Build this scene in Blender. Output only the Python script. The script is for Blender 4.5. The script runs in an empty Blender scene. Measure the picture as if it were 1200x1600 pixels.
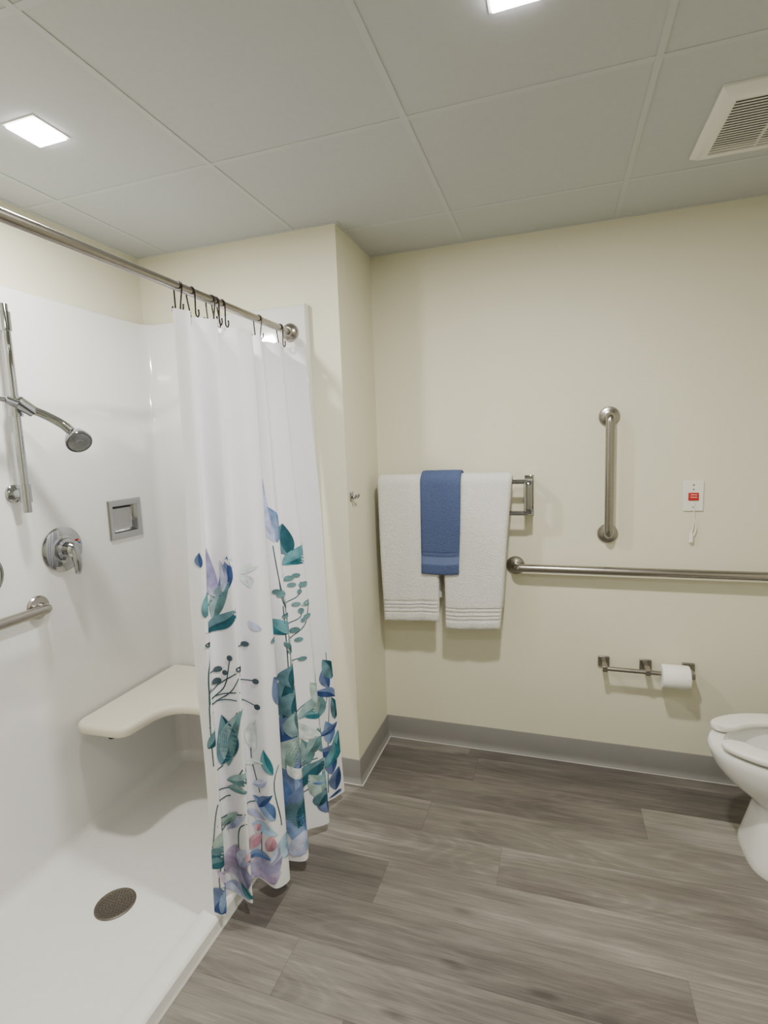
import bpy, bmesh, math, random
import numpy as np
from mathutils import Vector, Matrix
random.seed(4)
SC = bpy.context.scene
COL = SC.collection
PI = math.pi
ORG = {}

# ------------------------------------------------------------------ colours / materials
def lin(c):
    out = []
    for v in c[:3]:
        v = v/255.0
        out.append(v/12.92 if v <= .04045 else ((v+.055)/1.055)**2.4)
    return out

def M(name, col, rough=.5, metal=0.0, var=.06, scale=8, stretch=(1,1,1), bump=0, bscale=300, bdist=.002, spec=.5, coat=0, transl=0):
    m = bpy.data.materials.new(name); m.use_nodes = True
    nt = m.node_tree; N = nt.nodes; L = nt.links
    b = N['Principled BSDF']
    c = lin(col)
    tc = N.new('ShaderNodeTexCoord'); mp = N.new('ShaderNodeMapping'); mp.inputs['Scale'].default_value = stretch
    L.new(tc.outputs['Object'], mp.inputs['Vector'])
    nz = N.new('ShaderNodeTexNoise'); nz.inputs['Scale'].default_value = scale; nz.inputs['Detail'].default_value = 4
    L.new(mp.outputs[0], nz.inputs['Vector'])
    r = N.new('ShaderNodeValToRGB')
    r.color_ramp.elements[0].position = .3; r.color_ramp.elements[1].position = .7
    r.color_ramp.elements[0].color = [max(0, x*(1-var)) for x in c]+[1]
    r.color_ramp.elements[1].color = [min(1, x*(1+var)) for x in c]+[1]
    L.new(nz.outputs['Fac'], r.inputs['Fac']); L.new(r.outputs['Color'], b.inputs['Base Color'])
    b.inputs['Roughness'].default_value = rough; b.inputs['Metallic'].default_value = metal
    b.inputs['Specular IOR Level'].default_value = spec
    b.inputs['Coat Weight'].default_value = coat; b.inputs['Coat Roughness'].default_value = .05
    if bump:
        n2 = N.new('ShaderNodeTexNoise'); n2.inputs['Scale'].default_value = bscale; n2.inputs['Detail'].default_value = 3
        L.new(mp.outputs[0], n2.inputs['Vector'])
        bp = N.new('ShaderNodeBump'); bp.inputs['Strength'].default_value = bump; bp.inputs['Distance'].default_value = bdist
        L.new(n2.outputs['Fac'], bp.inputs['Height']); L.new(bp.outputs[0], b.inputs['Normal'])
    if transl:
        t = N.new('ShaderNodeBsdfTranslucent'); L.new(r.outputs['Color'], t.inputs['Color'])
        mx = N.new('ShaderNodeMixShader'); mx.inputs[0].default_value = transl
        L.new(b.outputs[0], mx.inputs[1]); L.new(t.outputs[0], mx.inputs[2])
        L.new(mx.outputs[0], N['Material Output'].inputs['Surface'])
    return m

def emit(name, col, strength):
    m = bpy.data.materials.new(name); m.use_nodes = True
    b = m.node_tree.nodes['Principled BSDF']
    b.inputs['Emission Color'].default_value = lin(col)+[1]; b.inputs['Emission Strength'].default_value = strength
    b.inputs['Base Color'].default_value = (.9,.9,.9,1)
    return m

WALL = M('cream_wall_paint', (219,216,194), .55, var=.012, scale=3, bump=.08, bscale=220, bdist=.001, spec=.3)
CEIL = M('ceiling_tile', (188,192,191), .8, var=.015, scale=60, bump=.06, bscale=400, bdist=.001, spec=.2)
TEE = M('ceiling_grid_metal', (192,196,195), .7, var=.01, spec=.25)
ACRY = M('white_acrylic', (222,222,220), .09, var=.01, scale=2, spec=.6, coat=.7)
PAN = M('white_pan', (222,221,218), .22, var=.015, scale=40, bump=.12, bscale=350, bdist=.0006)
SEATM = M('seat_plastic', (219,214,196), .4, var=.015, scale=30, bump=.2, bscale=300, bdist=.0008)
NICKEL = M('brushed_nickel', (158,153,147), .27, 1.0, var=.08, scale=60, stretch=(1,1,8))
STEEL = M('shiny_steel', (160,161,162), .12, 1.0, var=.05, scale=50)
CHROME = M('polished_chrome', (164,166,169), .06, 1.0, var=.02)
BRONZE = M('dark_bronze', (40,35,33), .35, .8, var=.1)
BLACK = M('black_rubber', (25,25,25), .6)
GRILL = M('drain_metal', (96,90,81), .45, .5, var=.2, scale=90)
HOLE = M('drain_hole', (40,37,33), .8)
BASEB = M('grey_vinyl_base', (131,129,126), .45, var=.03)
CAULK = M('pale_caulk', (176,174,167), .6)
CURT = M('white_polyester', (232,232,238), .7, var=.015, scale=6, bump=.5, bscale=11, bdist=.006, spec=.2, transl=.03)
TOWW = M('white_terry', (236,235,230), .95, var=.06, scale=230, bump=1.0, bscale=230, bdist=.008, spec=.1)
TOWB = M('blue_terry', (86,100,138), .95, var=.18, scale=260, bump=1.0, bscale=250, bdist=.007, spec=.1)
TOWB2 = M('blue_band', (102,116,154), .85, var=.08, scale=300, spec=.1)
PORC = M('white_porcelain', (234,234,230), .1, var=.01, coat=.4)
PLAST = M('white_plastic', (230,229,222), .35, var=.01)
RED = M('red_switch', (190,28,30), .35, var=.05)
WHITE_MARK = M('white_print', (240,235,230), .5)
PAPER = M('tissue_paper', (240,239,234), .95, var=.02, scale=60, bump=.3, bscale=200)
CARD = M('cardboard', (170,145,110), .9)
VENT_SHADE = M('vent_gap_shade', (34,33,31), .9)
BLUEDOT = M('cold_mark', (40,80,180), .4)
NOZ = M('spray_face_plastic', (128,130,132), .3, .6, var=.3, scale=260)

# ------------------------------------------------------------------ mesh builder
class MB:
    def __init__(s): s.v=[]; s.f=[]; s.m=[]
    def add(s, vs, fs, mi=0):
        b=len(s.v); s.v += [tuple(float(c) for c in p) for p in vs]
        s.f += [tuple(i+b for i in f) for f in fs]; s.m += [mi]*len(fs); return s
    def box(s, lo, hi, mi=0):
        x0,y0,z0=lo; x1,y1,z1=hi
        return s.add([(x0,y0,z0),(x1,y0,z0),(x1,y1,z0),(x0,y1,z0),(x0,y0,z1),(x1,y0,z1),(x1,y1,z1),(x0,y1,z1)],
            [(0,3,2,1),(4,5,6,7),(0,1,5,4),(1,2,6,5),(2,3,7,6),(3,0,4,7)], mi)
    def tube(s, pts, r, seg=14, mi=0):
        pts=[Vector(p) for p in pts]; n=len(pts)
        rs = r if isinstance(r,(list,tuple)) else [r]*n
        tang=[]
        for i in range(n):
            a=pts[max(0,i-1)]; b=pts[min(n-1,i+1)]; tang.append((b-a).normalized())
        t0=tang[0]; up=Vector((0,0,1)) if abs(t0.z)<.9 else Vector((1,0,0))
        u=(up-t0*up.dot(t0)).normalized()
        vs=[]
        for i in range(n):
            t=tang[i]; u=(u-t*u.dot(t)).normalized(); w=t.cross(u)
            for k in range(seg):
                a=2*PI*k/seg; vs.append(pts[i]+u*math.cos(a)*rs[i]+w*math.sin(a)*rs[i])
        fs=[]
        for i in range(n-1):
            for k in range(seg):
                k2=(k+1)%seg; fs.append((i*seg+k,i*seg+k2,(i+1)*seg+k2,(i+1)*seg+k))
        fs.append(tuple(range(seg))[::-1]); fs.append(tuple((n-1)*seg+k for k in range(seg)))
        return s.add(vs,fs,mi)
    def strap(s, pts, width, th, mi=0):
        pts=[Vector(p) for p in pts]; n=len(pts); rings=[]
        for i in range(n):
            t=(pts[min(n-1,i+1)]-pts[max(0,i-1)]).normalized(); nr=Vector((0,-t.z,t.y)); xx=Vector((1,0,0))
            rings.append([pts[i]+xx*width/2*a+nr*th/2*b for a,b in ((-1,-.7),(-.85,-1),(.85,-1),(1,-.7),(1,.7),(.85,1),(-.85,1),(-1,.7))])
        return s.loft(rings,mi)
    def lathe(s, o, axis, prof, seg=36, mi=0):
        o=Vector(o); ax=Vector(axis).normalized()
        up=Vector((0,0,1)) if abs(ax.z)<.9 else Vector((1,0,0))
        u=(up-ax*up.dot(ax)).normalized(); w=ax.cross(u)
        vs=[]
        for r,h in prof:
            r=max(r,1e-5)
            for k in range(seg):
                a=2*PI*k/seg; vs.append(o+ax*h+u*math.cos(a)*r+w*math.sin(a)*r)
        fs=[]
        for i in range(len(prof)-1):
            for k in range(seg):
                k2=(k+1)%seg; fs.append((i*seg+k,i*seg+k2,(i+1)*seg+k2,(i+1)*seg+k))
        fs.append(tuple(range(seg))[::-1]); fs.append(tuple((len(prof)-1)*seg+k for k in range(seg)))
        return s.add(vs,fs,mi)
    def loft(s, rings, mi=0, cap0=True, cap1=True, closed=True):
        n=len(rings[0]); vs=[p for r in rings for p in r]; fs=[]
        for i in range(len(rings)-1):
            for k in range(n if closed else n-1):
                k2=(k+1)%n; fs.append((i*n+k,i*n+k2,(i+1)*n+k2,(i+1)*n+k))
        if cap0: fs.append(tuple(range(n))[::-1])
        if cap1: fs.append(tuple((len(rings)-1)*n+k for k in range(n)))
        return s.add(vs,fs,mi)

def build(name, mb, mats, parent=None, bevel=0, segs=3, recalc=True, sharp=38, origin=None):
    if not isinstance(mats,(list,tuple)): mats=[mats]
    if parent is not None: o0=ORG[parent.name]
    elif origin is not None: o0=Vector(origin)
    else:
        a=np.array(mb.v); o0=Vector(((a[:,0].min()+a[:,0].max())/2,(a[:,1].min()+a[:,1].max())/2,a[:,2].min()))
    me=bpy.data.meshes.new(name)
    me.from_pydata([(p[0]-o0[0],p[1]-o0[1],p[2]-o0[2]) for p in mb.v],[],mb.f)
    for m in mats: me.materials.append(m)
    me.polygons.foreach_set('material_index', mb.m)
    if recalc:
        bm=bmesh.new(); bm.from_mesh(me); bmesh.ops.recalc_face_normals(bm, faces=bm.faces); bm.to_mesh(me); bm.free()
    me.shade_smooth(); me.set_sharp_from_angle(angle=math.radians(sharp))
    me.update()
    o=bpy.data.objects.new(name, me); COL.objects.link(o)
    if parent is not None: o.parent=parent
    else: o.location=o0
    ORG[o.name]=o0
    if bevel:
        b=o.modifiers.new('bevel','BEVEL'); b.width=bevel; b.segments=segs; b.limit_method='ANGLE'; b.angle_limit=math.radians(40)
    return o

def thing(name, loc, label, cat, group=None):
    o=bpy.data.objects.new(name,None); COL.objects.link(o); o.location=loc; o.empty_display_size=.05
    ORG[o.name]=Vector(loc); return tag(o,label,cat,group)
def tag(o,label,cat,group=None):
    o['label']=label; o['category']=cat
    if group: o['group']=group
    return o
def struct(name, mb, mats, **k):
    o=build(name,mb,mats,origin=(0,0,0),**k); o['kind']='structure'; return o

def fillet(pts, r, n=8):
    pts=[Vector(p) for p in pts]; out=[pts[0]]
    for i in range(1,len(pts)-1):
        a,b,c=pts[i-1],pts[i],pts[i+1]
        d1=(a-b).normalized(); d2=(c-b).normalized()
        rr=min(r,(a-b).length*.49,(c-b).length*.49)
        p1=b+d1*rr; p2=b+d2*rr
        for k in range(n+1):
            t=k/n; out.append(p1*(1-t)**2+b*2*t*(1-t)+p2*t*t)
    out.append(pts[-1]); return out
def smooth(pts, n=8):
    P=[Vector(p) for p in pts]; P=[P[0]*2-P[1]]+P+[P[-1]*2-P[-2]]; out=[]
    for i in range(1,len(P)-2):
        for k in range(n):
            t=k/n
            out.append(.5*((2*P[i])+(P[i+1]-P[i-1])*t+(2*P[i-1]-5*P[i]+4*P[i+1]-P[i+2])*t*t+(3*P[i]-P[i-1]-3*P[i+1]+P[i+2])*t**3))
    out.append(P[-2]); return out

# ------------------------------------------------------------------ camera
F=820.0; CAMZ=1.496
Xd=Vector((2500,-8,820)).normalized()
Yd=Vector((270,112,-820)); Yd=(Yd-Xd*Yd.dot(Xd)).normalized()
Zd=Xd.cross(Yd)
R=Matrix((Xd,Yd,Zd))
cam=bpy.data.cameras.new('camera'); co=bpy.data.objects.new('camera',cam); COL.objects.link(co)
co.matrix_world=Matrix.Translation((0,0,CAMZ)) @ R.to_4x4()
cam.sensor_fit='HORIZONTAL'; cam.sensor_width=36; cam.lens=F/1200*36; cam.clip_start=.02
SC.camera=co

# ------------------------------------------------------------------ setting
CZ=2.379; YB=2.45; YA=2.036; XR=-.833; XL=-1.80; XE=1.22; YF=-1.3
SX=-1.757; SY=1.995; G_=.0006
struct('wall_back', MB().box((XR,YB,0),(XE+.1,YB+.1,CZ+.06)), WALL)
struct('wall_shower_end', MB().box((XL-.1,YA,0),(XR,YB+.1,CZ+.06)), WALL)
struct('wall_left', MB().box((XL-.1,YF-.1,0),(XL,YA,CZ+.06)), WALL)
struct('wall_right', MB().box((XE,YF-.1,0),(XE+.1,YB,CZ+.06)), WALL)
struct('wall_front', MB().box((XL,YF-.1,0),(XE,YF,CZ+.06)), WALL)
struct('wall_shower_front', MB().box((XL,.38,0),(-1.0,.48,CZ)), WALL)
struct('ceiling', MB().box((XL-.1,YF-.1,CZ),(XE+.1,YB+.1,CZ+.08)), CEIL)

# ceiling grid
g=MB()
xs=[-1.017+.622*k for k in range(-1,4)]; ys=[1.497+.622*k for k in range(-5,2)]
def inner_y(x): return YA if x<XR else YB
tw_=.0085
for x in xs: g.box((x-tw_,YF,CZ-.0020),(x+tw_,inner_y(x)-.013,CZ+.001))
for y in ys:
    x0=XL if y<YA else XR+.013
    g.box((x0,y-tw_,CZ-.0017),(XE-.013,y+tw_,CZ+.001))
w=.012
g.box((XR+w,YB-w,CZ-.002),(XE-w,YB,CZ+.001)); g.box((XR,YA-w,CZ-.002),(XR+w,YB,CZ+.001)); g.box((XL+w,YA-w,CZ-.002),(XR,YA,CZ+.001))
g.box((XL,YF+w,CZ-.002),(XL+w,YA,CZ+.001)); g.box((XE-w,YF+w,CZ-.002),(XE,YB,CZ+.001))
struct('trim_1', g, TEE)

# floor planks
def floor_material(L,W):
    m=bpy.data.materials.new('grey_plank_floor'); m.use_nodes=True
    nt=m.node_tree; N=nt.nodes; K=nt.links; b=N['Principled BSDF']
    at=N.new('ShaderNodeAttribute'); at.attribute_name='plank'
    sp=N.new('ShaderNodeSeparateColor'); K.new(at.outputs['Color'],sp.inputs[0])
    uv=N.new('ShaderNodeUVMap'); uv.uv_map='UVMap'
    sx=N.new('ShaderNodeSeparateXYZ'); K.new(uv.outputs[0],sx.inputs[0])
    def mth(op,a,b_=None,c=None):
        n=N.new('ShaderNodeMath'); n.operation=op
        for i,v in enumerate((a,b_,c)):
            if v is None: continue
            if isinstance(v,(int,float)): n.inputs[i].default_value=v
            else: K.new(v,n.inputs[i])
        return n.outputs[0]
    off=mth('MULTIPLY',sp.outputs[1],40.0)
    def vec(kx,ky):
        c=N.new('ShaderNodeCombineXYZ')
        K.new(mth('ADD',mth('MULTIPLY',sx.outputs[0],kx),off),c.inputs[0]); K.new(mth('MULTIPLY',sx.outputs[1],ky),c.inputs[1]); K.new(off,c.inputs[2])
        return c.outputs[0]
    def noise(kx,ky,det,rg,dist=0):
        n=N.new('ShaderNodeTexNoise'); n.inputs['Scale'].default_value=1; n.inputs['Detail'].default_value=det; n.inputs['Roughness'].default_value=rg; n.inputs['Distortion'].default_value=dist
        K.new(vec(kx,ky),n.inputs['Vector']); return n.outputs['Fac']
    n0=noise(1.6,7,3,.6,.2)       # mottled tone
    n1=noise(1.5,30,6,.72,.1)     # long straight streaks
    n2=noise(4,120,6,.72)         # grain
    n4=noise(10,420,4,.7)         # pores
    nc=noise(1.1,5.0,1,.4,.1)     # growth rings, faint, only on some planks
    ring=mth('MULTIPLY_ADD',mth('SINE',mth('MULTIPLY',nc,110.0)),.5,.5)
    ring=mth('MULTIPLY',mth('SUBTRACT',mth('POWER',ring,3.0),.3),mth('MULTIPLY',mth('GREATER_THAN',sp.outputs[1],.6),.028))
    v=mth('ADD',mth('MULTIPLY',n0,.32),mth('ADD',mth('MULTIPLY',n1,.26),mth('ADD',mth('MULTIPLY',n2,.22),mth('MULTIPLY',n4,.20))))
    v=mth('ADD',v,ring)
    v=mth('ADD',v,mth('MULTIPLY',mth('SUBTRACT',sp.outputs[0],.5),.145))
    vo=N.new('ShaderNodeTexVoronoi'); vo.feature='F1'; vo.inputs['Scale'].default_value=1; K.new(vec(2.2,7),vo.inputs['Vector'])
    kn=mth('MAXIMUM',mth('SUBTRACT',.12,vo.outputs['Distance']),0.0)
    v=mth('SUBTRACT',v,mth('MULTIPLY',kn,1.3))
    r=N.new('ShaderNodeValToRGB'); e=r.color_ramp.elements
    e[0].position=.32; e[0].color=lin((70,66,62))+[1]; e[1].position=.68; e[1].color=lin((160,155,147))+[1]
    q=e.new(.44); q.color=lin((98,93,88))+[1]; q=e.new(.55); q.color=lin((123,118,111))+[1]
    K.new(v,r.inputs[0])
    d=mth('MINIMUM',mth('MINIMUM',sx.outputs[1],mth('SUBTRACT',W,sx.outputs[1])),mth('MINIMUM',sx.outputs[0],mth('SUBTRACT',L,sx.outputs[0])))
    edge=mth('LESS_THAN',d,.0010)
    mx=N.new('ShaderNodeMix'); mx.data_type='RGBA'; K.new(mth('MULTIPLY',edge,.4),mx.inputs[0]); K.new(r.outputs[0],mx.inputs[6]); mx.inputs[7].default_value=lin((58,55,52))+[1]
    K.new(mx.outputs[2],b.inputs['Base Color'])
    b.inputs['Roughness'].default_value=.38; b.inputs['Specular IOR Level'].default_value=.4
    bp=N.new('ShaderNodeBump'); bp.inputs['Strength'].default_value=.15; bp.inputs['Distance'].default_value=.001; K.new(n4,bp.inputs['Height']); K.new(bp.outputs[0],b.inputs['Normal'])
    return m
PL,PW=1.22,.18
seam={-1:-.498,-2:-.189,-3:-.574,0:.33,1:-.35,-4:.35,-5:-.75}
vs,fs,uvs,cols=[],[],[],[]
for k in range(-19,3):
    y0=2.0+k*PW; y1=y0+PW; c0=max(y0,YF); c1=min(y1,YB)
    if c1<=c0: continue
    s=seam.get(k,random.uniform(-.6,.6)); j=-3
    while s+j*PL<XE:
        a=s+j*PL; b_=a+PL; a0=max(a,XL); b0=min(b_,XE)
        if b0>a0:
            i=len(vs); vs+=[(a0,c0,0),(b0,c0,0),(b0,c1,0),(a0,c1,0)]; fs.append((i,i+1,i+2,i+3))
            uvs+=[(a0-a,c0-y0),(b0-a,c0-y0),(b0-a,c1-y0),(a0-a,c1-y0)]
            cols+=[(random.random(),random.random(),0,1)]*4
        j+=1
me=bpy.data.meshes.new('floor'); me.from_pydata(vs,[],fs)
me.uv_layers.new(name='UVMap'); me.color_attributes.new('plank','FLOAT_COLOR','CORNER')
me.uv_layers['UVMap'].data.foreach_set('uv',[c for p in uvs for c in p])
me.color_attributes['plank'].data.foreach_set('color',[c for p in cols for c in p])
me.materials.append(floor_material(PL,PW))
fl=bpy.data.objects.new('floor',me); COL.objects.link(fl); fl['kind']='structure'

# baseboards
path=[(-.960,YA),(XR,YA),(XR,YB),(XE,YB),(XE,YF)]
def seg_n(a,b):
    d=Vector((b[0]-a[0],b[1]-a[1])).normalized(); return Vector((d.y,-d.x))
mit=[]
for i in range(len(path)):
    if i==0: mit.append(seg_n(path[0],path[1]))
    elif i==len(path)-1: mit.append(seg_n(path[-2],path[-1]))
    else:
        n1=seg_n(path[i-1],path[i]); n2=seg_n(path[i],path[i+1]); mit.append((n1+n2)/(1+n1.dot(n2)))
prof=[(0,.111),(.0025,.111),(.004,.108),(.004,.028),(.006,.014),(.014,.004),(.014,.002),(.020,.0005)]
def baseboard(name,i0,i1):
    mb=MB()
    for i in range(i0,i1):
        rings=[]
        for q in (i,i+1):
            rings.append([(path[q][0]+mit[q].x*o,path[q][1]+mit[q].y*o,z) for o,z in prof])
        n=len(prof)
        mb.add(rings[0]+rings[1],[(k,k+1,n+k+1,n+k) for k in range(n-2)],0)
        mb.add([rings[0][n-2],rings[0][n-1],rings[1][n-1],rings[1][n-2]],[(0,1,2,3)],1)
    struct(name,mb,[BASEB,CAULK])
baseboard('baseboard_left',0,2); baseboard('baseboard_back',2,3); baseboard('baseboard_right',3,4)

# ------------------------------------------------------------------ lights
def lamp(loc,size,power,col=(1,.97,.905)):
    l=bpy.data.lights.new('downlight_or_fill_lamp','AREA'); l.shape='SQUARE'; l.size=size; l.energy=power; l.color=col
    o=bpy.data.objects.new('downlight_or_fill_lamp',l); COL.objects.link(o); o.location=loc; return o
DIFF=emit('lit_diffuser',(255,246,252),30)
def downlight(x,y,label,power,h=.05):
    t=thing('recessed_ceiling_light',(x,y,CZ-.009),label,'ceiling light','square recessed ceiling lights')
    f=MB(); e=.006
    for (a,b) in (((-h-e,-h-e),(h+e,-h)),((-h-e,h),(h+e,h+e)),((-h-e,-h),(-h,h)),((h,-h),(h+e,h))):
        f.box((x+a[0],y+a[1],CZ-.0025),(x+b[0],y+b[1],CZ))
    build('frame',f,PLAST,t)
    build('diffuser',MB().box((x-h,y-h,CZ-.009),(x+h,y+h,CZ-.001)),DIFF,t,bevel=.003)
    lamp((x,y,CZ-.014),.1,power)
downlight(-1.339,1.180,'square recessed ceiling light glowing above the shower pan',21)
downlight(-.079,1.168,'square recessed ceiling light above the open floor, cut by the top of the photo',34)
lamp((-.08,-.06,CZ-.012),.1,11); lamp((.55,-.7,CZ-.012),.1,6)  # added fill lamps behind the camera, unseen and without fixtures

# ceiling vent
vx0,vx1,vy0,vy1=.402,.735,1.668,2.035
t=thing('exhaust_vent',((vx0+vx1)/2,(vy0+vy1)/2,CZ-.03),'white square exhaust fan cover with dark-gapped slats on the ceiling','vent')
f=MB(); e=.042
def rect(d,z): return [(vx0+d,vy0+d,z),(vx1-d,vy0+d,z),(vx1-d,vy1-d,z),(vx0+d,vy1-d,z)]
f.loft([rect(0,CZ),rect(0,CZ-.006),rect(.02,CZ-.022),rect(.034,CZ-.024),rect(e,CZ-.022),rect(e+.002,CZ-.004)],cap0=False,cap1=False)
build('frame',f,PLAST,t)
build('shade_backing',MB().box((vx0+e-.002,vy0+e-.002,CZ-.004),(vx1-e+.002,vy1-e+.002,CZ-.0005)),VENT_SHADE,t)  # near-black sheet, stands in for the shade between the white slats
s_=MB(); y=vy0+e+.004
while y<vy1-e-.004:
    s_.box((vx0+e-.001,y,CZ-.0205),(vx1-e+.001,y+.0042,CZ-.0185)); y+=.0138
xm=(vx0+vx1)/2; s_.box((xm-.003,vy0+e,CZ-.0184),(xm+.003,vy1-e,CZ-.012))
build('slat_grille',s_,PLAST,t)

# ------------------------------------------------------------------ shower stall: wall surround, floor tray, drain
stall=thing('shower_stall',(-1.38,1.24,0),'white acrylic shower stall with glossy walls and low-threshold floor','shower stall')
hy0,hy1,hz0,hz1=1.695,1.853,1.161,1.305
pp=[((SX,.481),(1,0)),((SX,hy0),(1,0)),((SX,hy1),(1,0))]
fr=.045
for k in range(9):
    a=PI/2*k/8
    pp.append(((SX+fr-fr*math.cos(a),SY-fr+fr*math.sin(a)),(math.cos(a),-math.sin(a))))
pp+=[((-.972,SY),(0,-1)),((-.967,SY+.003),(0,0)),((-.965,SY+.010),(0,0)),((-.965,YA-.001),(0,0))]
lv=[(0,.03),(0,hz0),(0,hz1),(0,2.066),(.004,2.075),(.012,2.080),(.041,2.082)]
vs=[];fs=[]
for (p,n) in pp:
    for off,z in lv: vs.append((p[0]-n[0]*off,min(p[1]-n[1]*off,YA-.001),z))
nl=len(lv)
for i in range(len(pp)-1):
    for j in range(nl-1):
        if i==1 and j==1: continue
        fs.append((i*nl+j,(i+1)*nl+j,(i+1)*nl+j+1,i*nl+j+1))
build('wall_surround',MB().add(vs,fs),ACRY,stall)
def cove(d,r): return 0 if d>=r else r-math.sqrt(max(0,r*r-(r-d)**2))
LIP=.041; CV=.045
def panz(x,y):
    base=.008+.010*min(1,math.hypot(x+1.40,y-1.21)/.6)
    z=base+cove(x-SX,CV)+cove(SY-y,CV)+cove(y-.48,CV)
    l=0
    if x>-1.090:
        if x<-1.074: l=(1-math.cos(PI*(x+1.090)/.016))/2
        elif x<-1.022: l=1
        else: l=1-.35*((x+1.022)/.012)**2
        z=max(z,base) if l==0 else max(base*(1-l)+LIP*l, 0)
    return z
gx=sorted(set([SX+CV*(1-math.cos(PI/2*k/8)) for k in range(9)]+list(np.linspace(SX+.07,-1.11,24))+list(np.linspace(-1.090,-1.074,9))+[-1.05,-1.022,-1.018,-1.013,-1.010]))
gy=sorted(set([.482+CV*(1-math.cos(PI/2*k/8)) for k in range(9)]+list(np.linspace(.56,1.92,50))+[SY-CV*(1-math.cos(PI/2*k/8)) for k in range(9)]))
vs=[];fs=[]
for x in gx:
    for y in gy: vs.append((x,y,panz(x,y)))
n=len(gy)
for i in range(len(gx)-1):
    for j in range(n-1): fs.append((i*n+j,(i+1)*n+j,(i+1)*n+j+1,i*n+j+1))
mb=MB().add(vs,fs)
mb.add([(-1.010,.482,panz(-1.010,1)),(-1.010,SY,panz(-1.010,1)),(-1.006,SY,.001),(-1.006,.482,.001)],[(0,1,2,3)])
mb.add([(-1.0065,.482,.006),(-1.0065,SY,.006),(-.999,SY,.0008),(-.999,.482,.0008)],[(0,1,2,3)],1)
build('floor_tray',mb,[PAN,CAULK],stall)
dx,dy=-1.40,1.21; dz=panz(dx,dy)+.001
d=MB().lathe((dx,dy,dz),(0,0,1),[(.064,-.001),(.064,.003),(.060,.005),(.056,.0035),(0,.0035)],48)
for ring,cnt in ((0,1),(.010,6),(.020,12),(.030,18),(.040,24),(.049,30)):
    for k in range(cnt):
        a=2*PI*k/cnt; d.lathe((dx+ring*math.cos(a),dy+ring*math.sin(a),dz+.0036),(0,0,1),[(.0021,0),(.0021,.0003)],8,1)
dr=build('drain',d,[GRILL,HOLE],stall); dr['label']='round brownish grey metal drain grate'

# shower bench
def round_poly(pts,rad,n=8):
    out=[];m=len(pts)
    for i in range(m):
        a,b,c=Vector(pts[i-1]),Vector(pts[i]),Vector(pts[(i+1)%m]); r=rad[i]
        d1=(a-b).normalized(); d2=(c-b).normalized(); r=min(r,(a-b).length*.49,(c-b).length*.49)
        p1=b+d1*r;p2=b+d2*r
        for k in range(n+1):
            q=k/n; out.append(p1*(1-q)**2+b*2*q*(1-q)+p2*q*q)
    return out
t=thing('shower_bench',(-1.45,1.75,.455),'cream L-shaped fold-down shower seat in the corner','shower seat')
op=round_poly([(-1.744,1.402),(-1.505,1.412),(-1.485,1.632),(-1.13,1.632),(-1.13,1.985),(-1.744,1.985)],[.06,.055,.11,.05,.02,.02])
def ins(pts,dd):
    n=len(pts);o=[]
    for i in range(n):
        a,b=pts[i-1],pts[(i+1)%n]; tt=(b-a).normalized(); o.append(pts[i]+Vector((-tt.y,tt.x))*dd)
    return o
rings=[[(p.x,p.y,z) for p in ins(op,dd)] for dd,z in ((.012,.462),(.003,.464),(0,.470),(0,.488),(.004,.496),(.012,.500),(.02,.501))]
build('seat',MB().loft(rings),SEATM,t,sharp=60)
b=MB()
b.tube([(-1.62,1.985,.452),(-1.62,1.45,.452)],.010); b.tube([(-1.25,1.985,.452),(-1.25,1.66,.452)],.010); b.tube([(-1.62,1.70,.452),(-1.25,1.70,.452)],.010)
b.box((-1.66,1.978,.40),(-1.58,SY-G_,.462)); b.box((-1.29,1.978,.40),(-1.21,SY-G_,.462))
build('support_frame',b,NICKEL,t)
build('bumper',MB().lathe((-1.60,1.45,.438),(0,0,1),[(.012,0),(.014,.004),(.014,.024)],16),BLACK,t)

# soap dish (recess)
t=thing('recessed_soap_dish',(SX,1.774,1.15),'square shiny metal recessed soap dish in the shower wall','soap dish')
f=MB(); oy0,oy1,oz0,oz1=1.684,1.864,1.150,1.316; iy0,iy1,iz0,iz1=1.710,1.838,1.176,1.290
def yzr(y0,y1,z0,z1,x): return [(x,y0,z0),(x,y1,z0),(x,y1,z1),(x,y0,z1)]
f.loft([yzr(oy0,oy1,oz0,oz1,SX+G_),yzr(oy0,oy1,oz0,oz1,SX+.004),yzr(oy0+.004,oy1-.004,oz0+.004,oz1-.004,SX+.008),yzr(iy0-.004,iy1+.004,iz0-.004,iz1+.004,SX+.006),yzr(iy0,iy1,iz0,iz1,SX+.003)],cap0=False,cap1=False)
build('frame',f,CHROME,t)
f=MB(); f.loft([yzr(iy0,iy1,iz0,iz1,SX+.003),yzr(iy0+.008,iy1-.008,iz0+.012,iz1-.008,SX-.014),yzr(iy0+.016,iy1-.016,iz0+.022,iz1-.014,SX-.018)],cap0=False)
build('recess',f,STEEL,t)

# slide bar
bx,by=-1.700,1.302
t=thing('shower_slide_bar',(bx,by,1.32),'vertical chrome slide bar on the shower wall','slide bar')
build('bar',MB().tube([(bx,by,1.32),(bx,by,2.0)],.0130,20),CHROME,t)
for z in (1.385,1.945):
    m=MB().lathe((SX+G_,by,z),(1,0,0),[(.030,0),(.030,.008),(.024,.014),(.017,.018),(.016,.056)],28)
    m.tube([(bx,by,z-.03),(bx,by,z+.03)],.0175,20)
    build('wall_mount',m,CHROME,t)
m=MB().tube([(bx,by,1.640),(bx,by,1.705)],.021,20); m.tube([(bx-.005,by,1.672),(bx+.035,by,1.672)],.014,16)
m.tube([(bx+.040,by-.018,1.685),(bx+.047,by+.024,1.655)],.020,18)
build('slider',m,CHROME,t)
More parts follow.
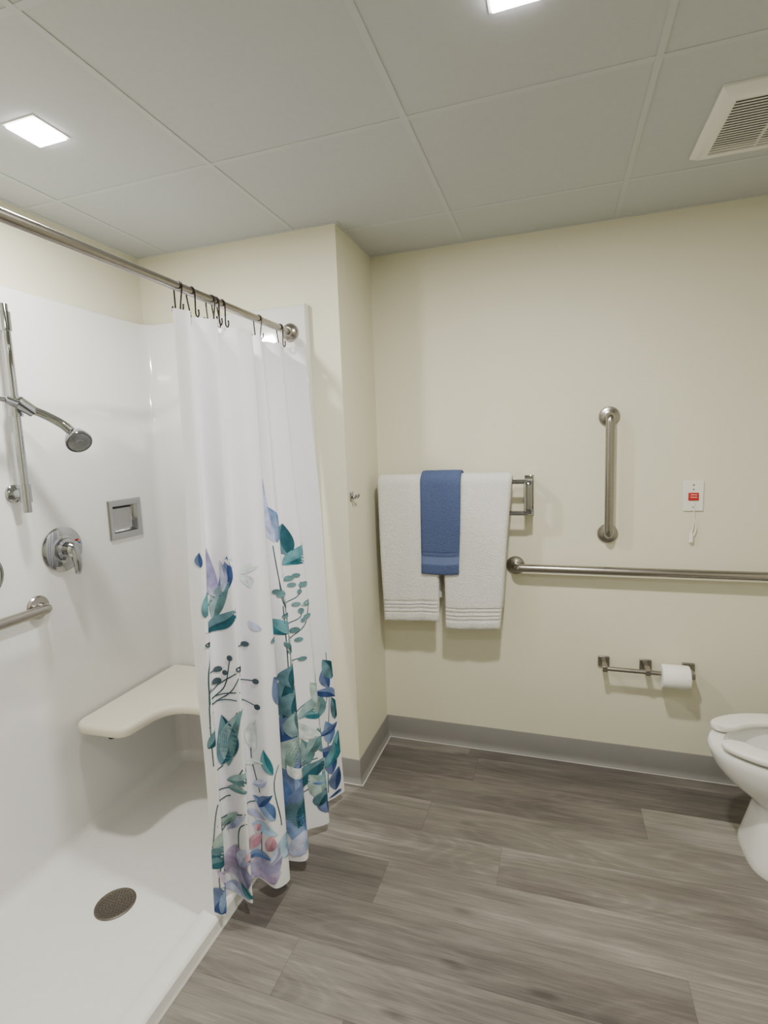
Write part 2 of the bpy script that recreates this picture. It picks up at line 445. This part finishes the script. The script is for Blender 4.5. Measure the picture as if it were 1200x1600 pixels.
# hand shower
t=thing('hand_shower',(-1.575,1.412,1.54),'chrome hand shower resting in its holder on the slide bar','hand shower')
hp=smooth([(-1.667,1.245,1.690),(-1.656,1.305,1.668),(-1.630,1.350,1.643),(-1.602,1.388,1.612),(-1.590,1.412,1.585)],6)
n=len(hp); build('handle',MB().tube(hp,[.0125+.004*(i/n) for i in range(n)],18),CHROME,t)
hd=Vector((.74,-.34,-.58)).normalized()
hb=Vector((-1.583,1.420,1.566))
h=build('head',MB().lathe(hb-hd*.026,hd,[(.004,0),(.018,.002),(.028,.008),(.036,.020),(.040,.034),(.042,.044),(.043,.050),(.041,.054),(.036,.054)],40),CHROME,t)
build('spray_face',MB().lathe(hb+hd*.0275,hd,[(.0355,0),(.033,.002),(.014,.003),(.012,.005),(0,.006)],36),NOZ,h)
build('hose',MB().tube(smooth([(-1.667,1.245,1.690),(-1.665,1.19,1.685),(-1.667,1.10,1.60),(-1.672,1.06,1.42),(-1.690,1.125,1.26),(-1.700,1.187,1.15),(-1.712,1.16,1.075),(-1.720,1.05,1.040),(-1.73,.94,1.08),(-1.735,.91,1.16),(-1.742,.91,1.20)],8),.0075,12),CHROME,t)
# valve
vy,vz=1.461,1.161
t=thing('shower_valve',(SX,vy,vz-.085),'round chrome shower mixing valve with a lever handle','shower valve')
build('escutcheon',MB().lathe((SX+G_,vy,vz),(1,0,0),[(.084,0),(.084,.004),(.078,.009),(.055,.014),(.047,.016),(.045,.018)],56),CHROME,t)
build('hub',MB().lathe((SX+.014,vy,vz),(1,0,0),[(.042,0),(.040,.012),(.030,.016),(.028,.040),(.030,.046),(.024,.054),(0,.056)],40),CHROME,t)
build('lever',MB().tube(smooth([(SX+.056,vy,vz+.012),(SX+.064,vy,vz-.02),(SX+.068,vy+.002,vz-.055),(SX+.060,vy+.004,vz-.092)],6),[.016]*10+[.015,.014,.014,.0135,.013,.0125,.012,.011,.009],18),CHROME,t)
m=MB(); m.box((SX+.010,vy+.050,vz+.022),(SX+.0165,vy+.060,vz+.030),0); m.box((SX+.010,vy+.056,vz+.010),(SX+.0165,vy+.066,vz+.018),1)
build('temperature_mark',m,[RED,BLUEDOT],t)

# grab bars
def grab_bar(p0,p1,nrm,label,group='brushed metal grab bars'):
    p0=Vector(p0);p1=Vector(p1);nr=Vector(nrm); c=(p0+p1)/2; c.z=min(p0.z,p1.z)
    t=thing('grab_bar',c,label,'grab bar',group)
    build('bar',MB().tube(fillet([p0+nr*.002,p0+nr*.057,p1+nr*.057,p1+nr*.002],.045,10),.0180,20),NICKEL,t)
    for p in (p0,p1): build('flange',MB().lathe(p+nr*G_,nr,[(.042,0),(.042,.005),(.038,.010),(.024,.013),(.019,.016)],36),NICKEL,t)
grab_bar((SX,1.338,.974),(SX,.90,.974),(1,0,0),'brushed metal grab bar low on the white shower wall')
grab_bar((.213,YB,1.588),(.213,YB,1.085),(0,-1,0),'short vertical brushed metal grab bar on the cream wall')
grab_bar((-.178,YB,.930),(.89,YB,.930),(0,-1,0),'long horizontal brushed metal grab bar above the paper holder')

# ------------------------------------------------------------------ curtain rod + hooks + curtain
RX,RZ=-1.033,1.973
t=thing('curtain_rod',(RX,1.25,RZ-.014),'brushed metal curtain rod across the shower opening','curtain rod')
build('rod',MB().tube([(RX,.482,RZ),(RX,1.99,RZ)],.0135,24),NICKEL,t)
for yy,dr in ((SY-G_,-1),(.480+G_,1)):
    build('flange',MB().lathe((RX,yy,RZ),(0,dr,0),[(.036,0),(.036,.006),(.030,.016),(.020,.022),(.017,.03)],36),NICKEL,t)
hooks=[1.318,1.372,1.468,1.492,1.522,1.745,1.905]
hl=['farthest along the rod from the wall flange','second of the pair nearest the free curtain edge','first of the bunched three, nearest the free curtain edge','middle one of the bunched three','last of the bunched three, nearest the wall','alone midway between the bunch and the wall flange','closest to the wall flange at the rod end']
hpth=[(.021,-.054),(.021,-.064),(.016,-.072),(.010,-.062),(.0138,-.022),(.0155,0),(.0113,.0103),(0,.0148),(-.0113,.0103),(-.0155,0),(-.0138,-.022),(-.010,-.062),(-.016,-.072),(-.021,-.064),(-.021,-.054)]
for i,y in enumerate(hooks):
    tw=[.008,-.006,.006,-.004,-.006,.008,-.004][i]
    pts=smooth([(RX+a,y+tw*(b/.07)+(.15*a*((i%3)-1)),RZ+b) for a,b in hpth],5)
    m=MB().tube(pts,.0023,8)
    for e in (pts[0],pts[-1]): m.lathe(e-Vector((0,0,.003)),(0,0,1),[(.0005,0),(.0025,.0015),(.003,.003),(.0025,.0045),(.0005,.006)],10)
    tag(build('curtain_hook',m,BRONZE),'dark metal double curtain hook, '+hl[i],'curtain hook','curtain hooks on the rod')

top=np.array([(-1.030,1.283),(-.992,1.310),(-1.042,1.358),(-1.046,1.390),(-.986,1.428),(-1.052,1.482),(-1.050,1.518),(-.994,1.570),(-.992,1.632),(-1.066,1.624),(-1.092,1.662),(-1.004,1.704),(-1.036,1.758),(-1.042,1.795),(-.996,1.842),(-1.038,1.893),(-1.014,1.935),(-.958,1.966)])
bot=np.array([(-1.028,1.240),(-.986,1.240),(-1.024,1.288),(-1.008,1.322),(-.930,1.306),(-.984,1.368),(-.964,1.400),(-.888,1.384),(-.866,1.438),(-.960,1.432),(-.990,1.490),(-.842,1.508),(-.876,1.592),(-.906,1.648),(-.844,1.720),(-.906,1.790),(-.878,1.855),(-.856,1.908)])
ZT,ZB=1.903,.046
def cr(K,t):
    n=len(K); i=np.clip(np.floor(t).astype(int),0,n-2); f=(t-i)[...,None]
    p1=K[i];p2=K[i+1]; p0=np.where((i>0)[...,None],K[np.maximum(i-1,0)],2*K[0]-K[1]); p3=np.where((i<n-2)[...,None],K[np.minimum(i+2,n-1)],2*K[-1]-K[-2])
    return .5*(2*p1+(p2-p0)*f+(2*p0-5*p1+4*p2-p3)*f*f+(3*p1-p0-3*p2+p3)*f**3)
tt=np.linspace(0,len(top)-1,2000); mp_=cr((top+bot)/2,tt)
al=np.concatenate([[0],np.cumsum(np.linalg.norm(np.diff(mp_,axis=0),axis=1))]); CW=al[-1]; al=al/CW
def S(s,z):
    s=np.clip(np.asarray(s,float),0,1); z=np.asarray(z,float)
    t=np.interp(s,al,tt); w=np.clip((ZT-z)/(ZT-ZB),0,1)[...,None]
    p=cr(top,t)*(1-w)+cr(bot,t)*w
    mid=np.sin(PI*w[...,0])
    x=p[...,0]+.005*mid*np.sin(26*s+5*z)+.002*mid*np.sin(61*s-3*z+1)
    y=p[...,1]+.005*mid*np.sin(22*s+4*z)
    return np.stack([x,y,z],-1)
def SN(s,z,off):
    e=1e-3; s=np.clip(s,2e-3,1-2e-3)
    a=S(s+e,z)-S(s-e,z); b=S(s,z+e)-S(s,z-e); n=np.cross(a,b); n/=np.linalg.norm(n,axis=-1,keepdims=True)
    return S(s,z)+n*off
NS,NZ=420,150
ss,rr=np.meshgrid(np.linspace(0,1,NS+1),np.linspace(0,1,NZ+1),indexing='ij')
zt=ZT+.003*np.cos(ss*90); zb=ZB+.004*np.sin(ss*12)+.003*np.sin(ss*29)
zz=zt*(1-rr)+zb*rr
G=S(ss,zz)
Rn=np.array(R)
Pc=(G-np.array([0,0,CAMZ]))@Rn
U=600+F*Pc[...,0]/(-Pc[...,2]); V=800-F*Pc[...,1]/(-Pc[...,2]); Dp=-Pc[...,2]
def look(u,v):
    d=(U-u)**2+(V-v)**2; m=d<49
    if not m.any():
        i=np.unravel_index(np.argmin(d),d.shape); return ss[i]*CW,zz[i]
    dm=Dp[m].min(); m2=m&(Dp<dm+.012); dd=np.where(m2,d,1e9); i=np.unravel_index(np.argmin(dd),d.shape)
    return ss[i]*CW,zz[i]
cmb=MB()
idx=np.arange((NS+1)*(NZ+1)).reshape(NS+1,NZ+1)
fq=np.stack([idx[:-1,:-1],idx[1:,:-1],idx[1:,1:],idx[:-1,1:]],-1).reshape(-1,4)
cmb.add(G.reshape(-1,3).tolist(),fq.tolist(),0)
pal={'teal':(48,112,126),'dteal':(40,84,98),'navy':(54,76,126),'blue':(90,120,170),'lav':(168,176,210),'sage':(130,158,152),'pale':(202,216,216),'purp':(148,144,182),'pink':(190,138,156),'gteal':(92,126,130),'grey':(66,82,90),'sky':(148,180,213),'mauve':(168,152,188),'stemc':(60,88,94)}
CM=[CURT]; CI={}
for k,c in pal.items():
    CI[k]=len(CM); CM.append(M('print_'+k,c,.75,var=.5,scale=18,spec=.15))
    CM.append(M('print_light_'+k,[v+(255-v)*.24 for v in c],.75,var=.4,scale=20,spec=.15))
KZ=.00215
def local_kx(u,v):
    a=look(u-14,v)[0]; b=look(u+14,v)[0]
    return min(.0033 if u<425 else .0044,max(.0023,(b-a)/28))
def patch(wz_list,nu,nv,mi,off=.0016):
    a=np.array(wz_list); P=SN(np.clip(a[:,0]/CW,.003,.997),np.clip(a[:,1],ZB+.009,ZT),off)
    f=[]
    for i in range(nu):
        for j in range(nv): f.append((i*(nv+1)+j,(i+1)*(nv+1)+j,(i+1)*(nv+1)+j+1,i*(nv+1)+j+1))
    cmb.add(P.tolist(),f,mi)
cnt_=[0]
def leaf_at(w0,z0,kx,d,wr,c,bend):
    cnt_[0]+=1; off=.0013+.000015*cnt_[0]
    Ln=np.hypot(*d); p=np.array([-d[1],d[0]])/Ln; NT,NW=14,6
    d=d*1.06; wr=wr*1.08
    for side,mi in ((1,CI[c]),(-1,CI[c]+1)):
        pts=[]
        for i in range(NT+1):
            q=i/NT; hw=wr*Ln*.5*math.sin(PI*q**.85)**.95
            c0=d*(q-.5)+p*bend*Ln*math.sin(PI*q)
            for j in range(NW+1):
                o=c0+p*side*hw*j/NW; pts.append((w0+o[0]*kx,z0-o[1]*KZ))
        patch(pts,NT,NW,mi,off)
def leaf(b,t,wr,c,bend=.08):
    b=np.array(b,float);t=np.array(t,float); ctr=(b+t)/2; w0,z0=look(*ctr)
    leaf_at(w0,z0,local_kx(*ctr),t-b,wr,c,bend)
def ribbon(wz,c,wd):
    wz=smooth([(a,b,0) for a,b in wz],8); out=[]
    for i,p in enumerate(wz):
        a=wz[max(0,i-1)];b=wz[min(len(wz)-1,i+1)]; d=(b-a); d=d/max(d.length,1e-6); pr=Vector((-d.y,d.x,0))
        h=wd*.0009
        out+=[tuple((p+pr*h))[:2],tuple((p-pr*h))[:2]]
    patch(out,len(wz)-1,1,CI[c],.0011)
def stem(pts,c='stemc',wd=2.1): ribbon([look(*p) for p in pts],c,wd)
def berry(u,v,r,c='grey'):
    w0,z0=look(u,v); kx=local_kx(u,v); n=14; pts=[(w0,z0)]+[(w0+r*kx*math.cos(2*PI*k/n),z0+r*KZ*math.sin(2*PI*k/n)) for k in range(n)]
    a=np.array(pts); P=SN(np.clip(a[:,0]/CW,.003,.997),a[:,1],.0038); cmb.add(P.tolist(),[(0,1+k,1+(k+1)%n) for k in range(n)],CI[c])
for st in ([(440,1290),(436,1200),(446,1110),(455,1040),(447,960),(436,905),(426,850)],[(447,965),(462,935),(470,910)],[(455,1040),(470,985),(482,945)],[(440,900),(448,880),(455,870)],[(450,1000),(462,970),(472,955)],[(446,950),(452,930),(450,905)],
           [(445,1230),(470,1160),(500,1080)],[(450,1250),(480,1190),(515,1140)],[(462,1280),(490,1230),(510,1190)],[(455,1180),(462,1120),(460,1050)],[(470,1260),(488,1180),(505,1110),(512,1050)],[(452,1060),(464,1030),(472,1028)],[(436,910),(440,935),(446,950)],
           [(332,1330),(344,1250),(348,1195)],[(344,1250),(358,1228),(380,1205)],[(340,1290),(362,1240)],[(328,1110),(336,1075),(340,1042)],[(328,1120),(345,1080),(360,1028)],[(328,1130),(360,1060),(382,1008)],[(328,1135),(355,1085),(377,1048)],[(330,1120),(365,1085),(400,1064)],[(332,1125),(370,1098),(402,1105)],[(328,1100),(326,1050),(332,1010)],
           [(322,990),(337,930),(350,890)],[(345,1400),(350,1350),(378,1280)],[(400,1390),(404,1340),(408,1300)],[(346,1190),(352,1150),(370,1115)],[(405,1240),(392,1180),(398,1130)],[(334,1200),(330,1150),(328,1110)],[(338,1340),(350,1310),(384,1272)],[(372,1330),(380,1290),(400,1250)]):
    stem(st)
def wt(t): return float(np.interp(t,tt,al))*CW
for (tk,zc,lg,wr,c) in ((10.75,.22,70,.5,'navy'),(10.8,.36,80,.5,'navy'),(10.85,.50,80,.45,'navy'),(10.85,.63,70,.45,'dteal'),(11.1,.28,60,.4,'blue'),(11.15,.43,70,.38,'navy'),(11.2,.56,60,.38,'blue'),(10.5,.30,70,.6,'blue'),(10.5,.46,80,.5,'navy'),(11.05,.16,50,.5,'blue'),
    # foliage carried on to the free right-hand edge of the sheet
    (14.1,.13,44,.6,'navy'),(14.6,.22,46,.55,'blue'),(15.2,.12,40,.6,'dteal'),(15.8,.20,46,.5,'navy'),(16.4,.12,40,.6,'navy'),(16.5,.27,44,.5,'teal'),(15.9,.33,44,.5,'blue'),(16.6,.42,44,.45,'dteal'),(15.4,.45,46,.45,'gteal'),(14.3,.36,50,.45,'dteal'),(14.1,.52,50,.42,'sage'),(13.6,.20,46,.5,'sky'),(13.2,.34,50,.45,'gteal'),(12.4,.16,44,.5,'dteal'),(12.1,.28,50,.45,'sage'),(12.6,.44,50,.42,'teal'),(16.3,.56,44,.45,'navy')):
    leaf_at(wt(tk),zc,.0024,np.array([random.uniform(-18,18),-lg]),wr,c,.1*random.choice((-1,1)))
ribbon([(wt(10.9),.10),(wt(10.8),.4),(wt(10.95),.7),(wt(11.0),.95)],'stemc',2.1)
ribbon([(wt(15.6),.08),(wt(15.9),.3),(wt(16.4),.5),(wt(16.5),.66)],'stemc',2.0)
ribbon([(wt(14.0),.08),(wt(14.2),.3),(wt(14.0),.55),(wt(14.4),.75)],'stemc',2.0)
ribbon([(wt(12.3),.10),(wt(12.2),.35),(wt(12.6),.6),(wt(12.5),.85)],'stemc',2.0)
LV=[((424,850),(416,750),.20,'lav'),((428,848),(422,790),.2,'blue'),((448,872),(445,818),.42,'dteal'),((453,880),(489,843),.55,'teal'),
((333,930),(327,860),.30,'purp'),((340,930),(357,872),.30,'navy'),((333,962),(362,908),.36,'gteal'),((322,983),(366,955),.38,'dteal'),((314,885),(313,865),.4,'navy'),((345,925),(345,880),.24,'lav'),
((376,892),(402,882),.45,'pale'),((374,890),(356,874),.45,'pale'),((380,895),(388,915),.5,'pale'),((430,968),(443,994),.8,'teal'),((406,985),(390,970),.45,'lav'),((320,960),(322,925),.36,'teal'),
((440,926),(430,924),.5,'gteal'),((474,944),(488,936),.5,'sage'),((452,1000),(462,1020),.45,'gteal'),
((516,1064),(508,1024),.45,'dteal'),((500,1072),(521,1094),.5,'navy'),((478,1118),(506,1074),.42,'gteal'),((488,1108),(514,1126),.45,'teal'),((504,1146),(525,1132),.45,'navy'),((500,1168),(528,1186),.55,'navy'),((438,1105),(432,1058),.4,'navy'),((455,1072),(460,1035),.4,'dteal'),((452,1180),(488,1138),.45,'sage'),((455,1205),(470,1150),.4,'sage'),((478,1180),(498,1140),.45,'gteal'),((468,1230),(505,1188),.42,'dteal'),((490,1240),(512,1205),.45,'teal'),
((462,1120),(470,1070),.4,'dteal'),((462,1265),(478,1215),.4,'navy'),((425,1210),(414,1170),.35,'teal'),((520,1242),(505,1232),.6,'navy'),((532,1238),(515,1246),.6,'navy'),((470,1325),(458,1265),.4,'blue'),((472,1290),(482,1240),.4,'dteal'),((462,1340),(470,1300),.45,'lav'),((455,1335),(452,1295),.5,'sky'),((512,1200),(522,1160),.38,'teal'),((490,1160),(470,1120),.34,'pale'),((495,1250),(488,1205),.4,'sage'),((480,1215),(462,1190),.4,'pale'),((500,1215),(522,1218),.45,'blue'),((476,1155),(466,1105),.34,'gteal'),((498,1105),(490,1060),.36,'sage'),((505,1255),(520,1228),.5,'dteal'),
((345,1194),(347,1120),.28,'dteal'),((356,1194),(380,1108),.26,'gteal'),((362,1222),(397,1202),.42,'gteal'),((355,1236),(386,1240),.36,'gteal'),((326,1172),(334,1145),.36,'dteal'),((385,1195),(408,1190),.36,'pale'),((395,1225),(418,1215),.45,'lav'),((396,1175),(400,1125),.26,'pale'),
((428,1278),(398,1246),.48,'blue'),((395,1292),(430,1304),.44,'sky'),((393,1262),(414,1275),.38,'lav'),((405,1262),(426,1240),.4,'navy'),((332,1338),(372,1310),.40,'dteal'),((330,1362),(358,1343),.45,'dteal'),((337,1328),(352,1296),.4,'sage'),((356,1300),(384,1272),.36,'lav'),((345,1285),(368,1262),.34,'sage'),
((372,1372),(372,1318),.65,'mauve'),((384,1382),(362,1340),.5,'purp'),((400,1392),(440,1338),.55,'purp'),((392,1390),(420,1350),.55,'mauve'),((414,1385),(440,1362),.5,'mauve'),((405,1375),(410,1335),.4,'purp'),((378,1360),(396,1328),.45,'lav'),((380,1395),(356,1372),.5,'lav'),((396,1325),(408,1300),.5,'pink'),((416,1332),(426,1306),.55,'pink'),((402,1300),(408,1286),.5,'pink'),((388,1345),(396,1325),.5,'pink'),((390,1335),(424,1332),.34,'blue'),((424,1350),(436,1325),.4,'lav'),((398,1362),(420,1378),.5,'mauve'),((360,1385),(345,1360),.45,'mauve'),
((338,1430),(368,1384),.6,'navy'),((346,1428),(352,1392),.45,'blue'),((395,1400),(380,1380),.45,'teal'),((365,1405),(390,1395),.5,'sky')]
for i,l in enumerate(LV): leaf(*l, bend=.1*(1 if i%2 else -1))
for (u,v,r) in [(450,905,5),(462,900,4),(456,912,4),(474,912,5),(468,925,4),(481,940,5),(470,956,5),(474,970,4),(460,985,5),(448,960,4),(460,1015,5),(432,925,4),(440,932,4),(430,1000,4),(462,945,4),(480,960,4),(466,1000,4),(472,1030,4)]: berry(u,v,r,'gteal')
for (u,v,r) in [(340,1042,4.5),(338,1062,5),(360,1026,4.5),(383,1004,4.5),(377,1046,4.5),(400,1062,4.5),(402,1105,4.5),(352,1050,4),(332,1008,4)]: berry(u,v,r,'grey')
t=thing('shower_curtain',(-.95,1.6,ZB),'white shower curtain printed with blue and teal leaves, gathered at the wall end','shower curtain')
build('fabric',cmb,CM,t,recalc=False,sharp=180)
for y in hooks:
    k=int(np.argmin(np.abs(G[:,0,1]-y)+.3*np.abs(G[:,0,0]+1.02))); s0=ss[k,0]; z0=ZT-.012
    c=SN(np.array([s0]),np.array([z0]),0.0)[0]; c1=SN(np.array([s0]),np.array([z0]),.002)[0]; nn=Vector(c1-c).normalized()
    build('grommet',MB().lathe(Vector(c)-nn*.002,nn,[(.0045,0),(.008,0),(.0085,.002),(.008,.004),(.0045,.004)],20),NICKEL,t)

# ------------------------------------------------------------------ robe hook
hy,hz=2.078,1.292
t=thing('robe_hook',(XR,hy,hz-.02),'small chrome robe hook on the narrow cream wall','robe hook')
build('plate',MB().box((XR,hy-.016,hz-.019),(XR+.007,hy+.016,hz+.019)),CHROME,t,bevel=.003)
for sgn in (-1,1):
    build('prong',MB().tube(smooth([(XR+.005,hy+sgn*.005,hz-.004),(XR+.017,hy+sgn*.010,hz-.007),(XR+.026,hy+sgn*.015,hz-.005),(XR+.031,hy+sgn*.017,hz+.007)],5),.0045,12),CHROME,t)

# ------------------------------------------------------------------ towel rack and towels
TY,TZ=2.345,1.324; TL=1.186
t=thing('towel_rack',(-.46,2.40,TL-.01),'chrome double-bar towel rack on the cream wall behind the towels','towel rack')
for z in (TZ,TL): build('bar',MB().tube([(-.775,TY,z),(-.118,TY,z)],.0105,16),CHROME,t)
for x,yf,wd_,th_ in ((-.768,TY+.004,.026,.010),(-.116,TY-.010,.034,.012)):
    m=MB().strap(fillet([(x,YB-.002,TZ+.004),(x,yf,TZ+.004),(x,yf,TL-.004),(x,YB-.002,TL-.004)],.026,8),wd_,th_)
    m.box((x-wd_/2-.003,YB-.008,TL-.022),(x+wd_/2+.003,YB,TZ+.022))
    build('bracket',m,CHROME,t,bevel=.002)
def towel(name,label,x0t,x1t,x0b,x1b,zf,zbk,rc,th,bands,mat,seed,sw=.006,flatband=None,jit=.0008):
    rnd=random.Random(seed); ph=[rnd.uniform(0,6) for _ in range(4)]
    path=[]
    nf=130
    for i in range(nf): path.append((TY-rc,zf+(TZ-zf)*i/nf,-1,0))
    na=18
    for i in range(na+1):
        a=PI*i/na; path.append((TY-rc*math.cos(a),TZ+rc*math.sin(a),-math.cos(a),math.sin(a)))
    nb=24
    for i in range(1,nb+1): path.append((TY+rc,TZ-(TZ-zbk)*i/nb,1,0))
    n=len(path); NU=60; rings=[]
    for iu in range(NU+1):
        u=iu/NU; ue=abs(2*u-1); prof=math.sqrt(max(.02,1-max(0,(ue-.86)/.14)**2))
        out=[];inn=[]
        for k,(y,z,ny,nz) in enumerate(path):
            q=min(1,max(0,(TZ+rc-z)/(TZ-zf)))
            x=(x0t+(x1t-x0t)*u)*(1-q)+(x0b+(x1b-x0b)*u)*q
            x+=.003*math.sin(9*z+ph[3])*q
            endt=min(k,n-1-k); tp=1 if endt>5 else math.sqrt(max(.03,1-((5-endt)/5.5)**2))
            h=th/2*prof*tp; ho=h+rnd.uniform(-jit,jit)
            wv=sw*q*(math.sin(5*u+ph[0]+2*q)+.5*math.sin(11*u+ph[1]))*.5 if ny<0 else 0
            if k<nf:
                for (b0,b1,dp) in bands:
                    if zf+b0<z<zf+b1: ho=h-dp*min(1,prof)
            yy=y+(-abs(wv) if k<nf else 0)
            zoff=(.006*(u-.5)+.004*math.sin(4*u+ph[2]))*(1 if k<nf else 0)*q
            out.append((x+rnd.uniform(-jit,jit)*.6,yy+ny*ho,z+nz*ho+zoff)); inn.append((x,yy-ny*h,z-nz*h+zoff))
        rings.append(out+inn[::-1])
    mb=MB().loft(rings)
    if flatband:
        L_=len(rings[0])
        for iu in range(NU):
            for k in range(nf):
                z=path[k][1]-zf
                if flatband[0]<z<flatband[1]: mb.m[iu*L_+k]=1
    tag(build(name,mb,mat,sharp=75),label,'towel','towels on the rack')
wb=[(.040,.047,.006),(.058,.065,.006),(.076,.083,.006),(.094,.101,.006)]
towel('bath_towel','white bath towel on the left part of the rack, beside the corner',-.794,-.497,-.786,-.516,.676,.78,.0270,.032,wb,[TOWW],1,.011)
towel('bath_towel','white bath towel on the right part of the rack, near the bare bar end',-.490,-.180,-.487,-.236,.657,.75,.0270,.032,wb,[TOWW],7,.011)
towel('hand_towel','blue hand towel draped over the middle of the rack between two white towels',-.582,-.398,-.586,-.412,.912,1.0,.0510,.014,[(.045,.085,.003),(.098,.103,.003)],[TOWB,TOWB2],3,.004,(.045,.085))

# ------------------------------------------------------------------ emergency station
ex,ez=.538,1.247
t=thing('emergency_pull_station',(ex,YB,1.05),'white emergency call plate with red switch and pull cord','emergency switch')
build('plate',MB().box((ex-.0375,YB-.007,ez-.063),(ex+.0375,YB,ez+.063)),PLAST,t,bevel=.003)
m=MB().box((ex-.019,YB-.012,ez-.018),(ex+.019,YB-.006,ez+.014)); rs=build('switch',m,RED,t,bevel=.002)
m=MB()
for zz_ in (.006,-.004): m.box((ex-.012,YB-.0128,ez+zz_-.0015),(ex+.012,YB-.0121,ez+zz_+.0005))
build('print',m,WHITE_MARK,rs)
for dz_ in (.046,.028,-.046):
    build('screw',MB().lathe((ex,YB-.007,ez+dz_),(0,-1,0),[(.0035,0),(.003,.0015),(0,.002)],14),NICKEL,t)
m=MB().tube(smooth([(ex,YB-.010,ez-.020),(ex+.003,YB-.012,ez-.055),(ex+.004,YB-.010,ez-.09),(ex+.003,YB-.010,ez-.125),(ex-.002,YB-.010,ez-.150)],5),.0022,8)
m.tube(smooth([(ex+.003,YB-.012,ez-.090),(ex+.014,YB-.011,ez-.130),(ex+.004,YB-.011,ez-.165),(ex-.004,YB-.011,ez-.150)],5),.0022,8)
build('cord',m,PLAST,t)
build('cord_pull',MB().lathe((ex-.004,YB-.012,ez-.196),(0,0,1),[(.004,0),(.008,.004),(.0085,.022),(.005,.040),(.002,.048)],16),PLAST,t)

# ------------------------------------------------------------------ toilet paper holder
PX=[.205,.375,.5415]; PZ=.503; PY=2.368
t=thing('paper_holder',(.373,YB,PZ-.02),'brushed metal double toilet paper holder under the long grab bar','paper holder')
for x in PX:
    m=MB().box((x-.024,YB-.011,PZ-.024),(x+.024,YB,PZ+.024)); m.box((x-.010,PY-.010,PZ-.015),(x+.010,YB-.008,PZ+.010))
    build('post',m,NICKEL,t,bevel=.0025)
for a,b in ((PX[0],PX[1]),(PX[1],PX[2])): build('bar',MB().tube([(a+.004,PY,PZ-.002),(b-.004,PY,PZ-.002)],.0095,14),NICKEL,t)
rx0,rx1=.425,.530; rz=PZ-.002-.0093
t=thing('toilet_paper_roll',(.4775,PY,rz-.05),'white toilet paper roll on the right arm of the holder','toilet paper')
build('paper',MB().lathe((rx0,PY,rz),(1,0,0),[(.020,0),(.047,0),(.049,.003),(.049,rx1-rx0-.003),(.047,rx1-rx0),(.020,rx1-rx0)],48),PAPER,t)
build('core',MB().lathe((rx0+.001,PY,rz),(1,0,0),[(.0205,0),(.0205,.103),(.0188,.103),(.0188,0)],28),CARD,t)

# ------------------------------------------------------------------ toilet
TC=2.025
def egg(xf,xb,hw,z,n=56,fr=.58,pw=1.0):
    xc=xf+fr*(xb-xf); out=[]
    for k in range(n):
        a=2*PI*k/n; c=math.cos(a); s=math.sin(a)
        c=math.copysign(abs(c)**pw,c); s=math.copysign(abs(s)**pw,s)
        out.append((xc-((xc-xf) if c>0 else (xb-xc))*c, TC+hw*s, z))
    return out
t=thing('toilet',(.86,TC,0),'white toilet with open-front seat beside the back wall','toilet')
rings=[egg(.642,1.16,.150,.0,fr=.36,pw=.6),egg(.640,1.16,.152,.012,fr=.36,pw=.6),egg(.644,1.16,.148,.035,fr=.36,pw=.6),egg(.658,1.15,.140,.10,fr=.38,pw=.65),egg(.671,1.13,.134,.165,fr=.42,pw=.7),egg(.676,1.11,.132,.200,fr=.46,pw=.78),egg(.664,1.08,.137,.226,fr=.5,pw=.86),egg(.622,1.05,.151,.254,pw=.95),egg(.574,1.03,.168,.295),egg(.541,1.01,.179,.340),egg(.525,1.0,.184,.380),egg(.520,1.0,.185,.404),egg(.526,.995,.180,.415),
 egg(.570,.94,.135,.415),egg(.575,.935,.130,.403),egg(.585,.92,.125,.37),egg(.63,.88,.095,.29),egg(.70,.83,.05,.25)]
b=MB().loft(rings); b.box((.93,TC-.10,.16),(1.20,TC+.10,.405))
build('bowl',b,PORC,t,sharp=50)
def eggp(xf,xb,hw,a):
    xc=xf+.58*(xb-xf); c=math.cos(a); return Vector((xc-((xc-xf) if c>0 else (xb-xc))*c, TC+hw*math.sin(a),0))
rings=[]; a0=.31; NA=72
for k in range(NA+1):
    a=a0+(2*PI-2*a0)*k/NA; po=eggp(.514,.985,.187,a); pi_=eggp(.604,.925,.114,a); md=(po+pi_)/2
    e=min(k,NA-k); sh=1 if e>=3 else math.sqrt(max(.10,1-((3-e)/3.3)**2))
    ring=[]
    for q in range(20):
        an=2*PI*q/20; cc=math.cos(an); sn=math.sin(an)
        cc=math.copysign(abs(cc)**.4,cc); sn=math.copysign(abs(sn)**.5,sn)
        p=md+(po-pi_)*.5*cc*sh; ring.append((p.x,p.y,.4365+.0125*sn*(.7+.3*sh)))
    rings.append(ring)
st_=build('seat',MB().loft(rings),PLAST,t,sharp=60)
for a in (.75,2.2,2*PI-2.2,2*PI-.75):
    p=(eggp(.514,.985,.187,a)+eggp(.604,.925,.114,a))/2
    build('bumper',MB().lathe((p.x,p.y,.4145),(0,0,1),[(.012,0),(.012,.0105)],14),PLAST,st_)
build('tank',MB().box((1.02,TC-.21,.40),(1.212,TC+.21,.745)),PORC,t,bevel=.03,segs=4)
build('tank_lid',MB().box((1.008,TC-.218,.745),(1.215,TC+.218,.78)),PORC,t,bevel=.012)
build('flush_lever',MB().tube([(1.018,TC-.15,.69),(1.005,TC-.15,.69),(1.0,TC-.09,.685)],.007,12),CHROME,t)

# ------------------------------------------------------------------ world
wd=bpy.data.worlds.new('world'); SC.world=wd; wd.use_nodes=True
wd.node_tree.nodes['Background'].inputs[0].default_value=(.9,.9,.85,1); wd.node_tree.nodes['Background'].inputs[1].default_value=.03
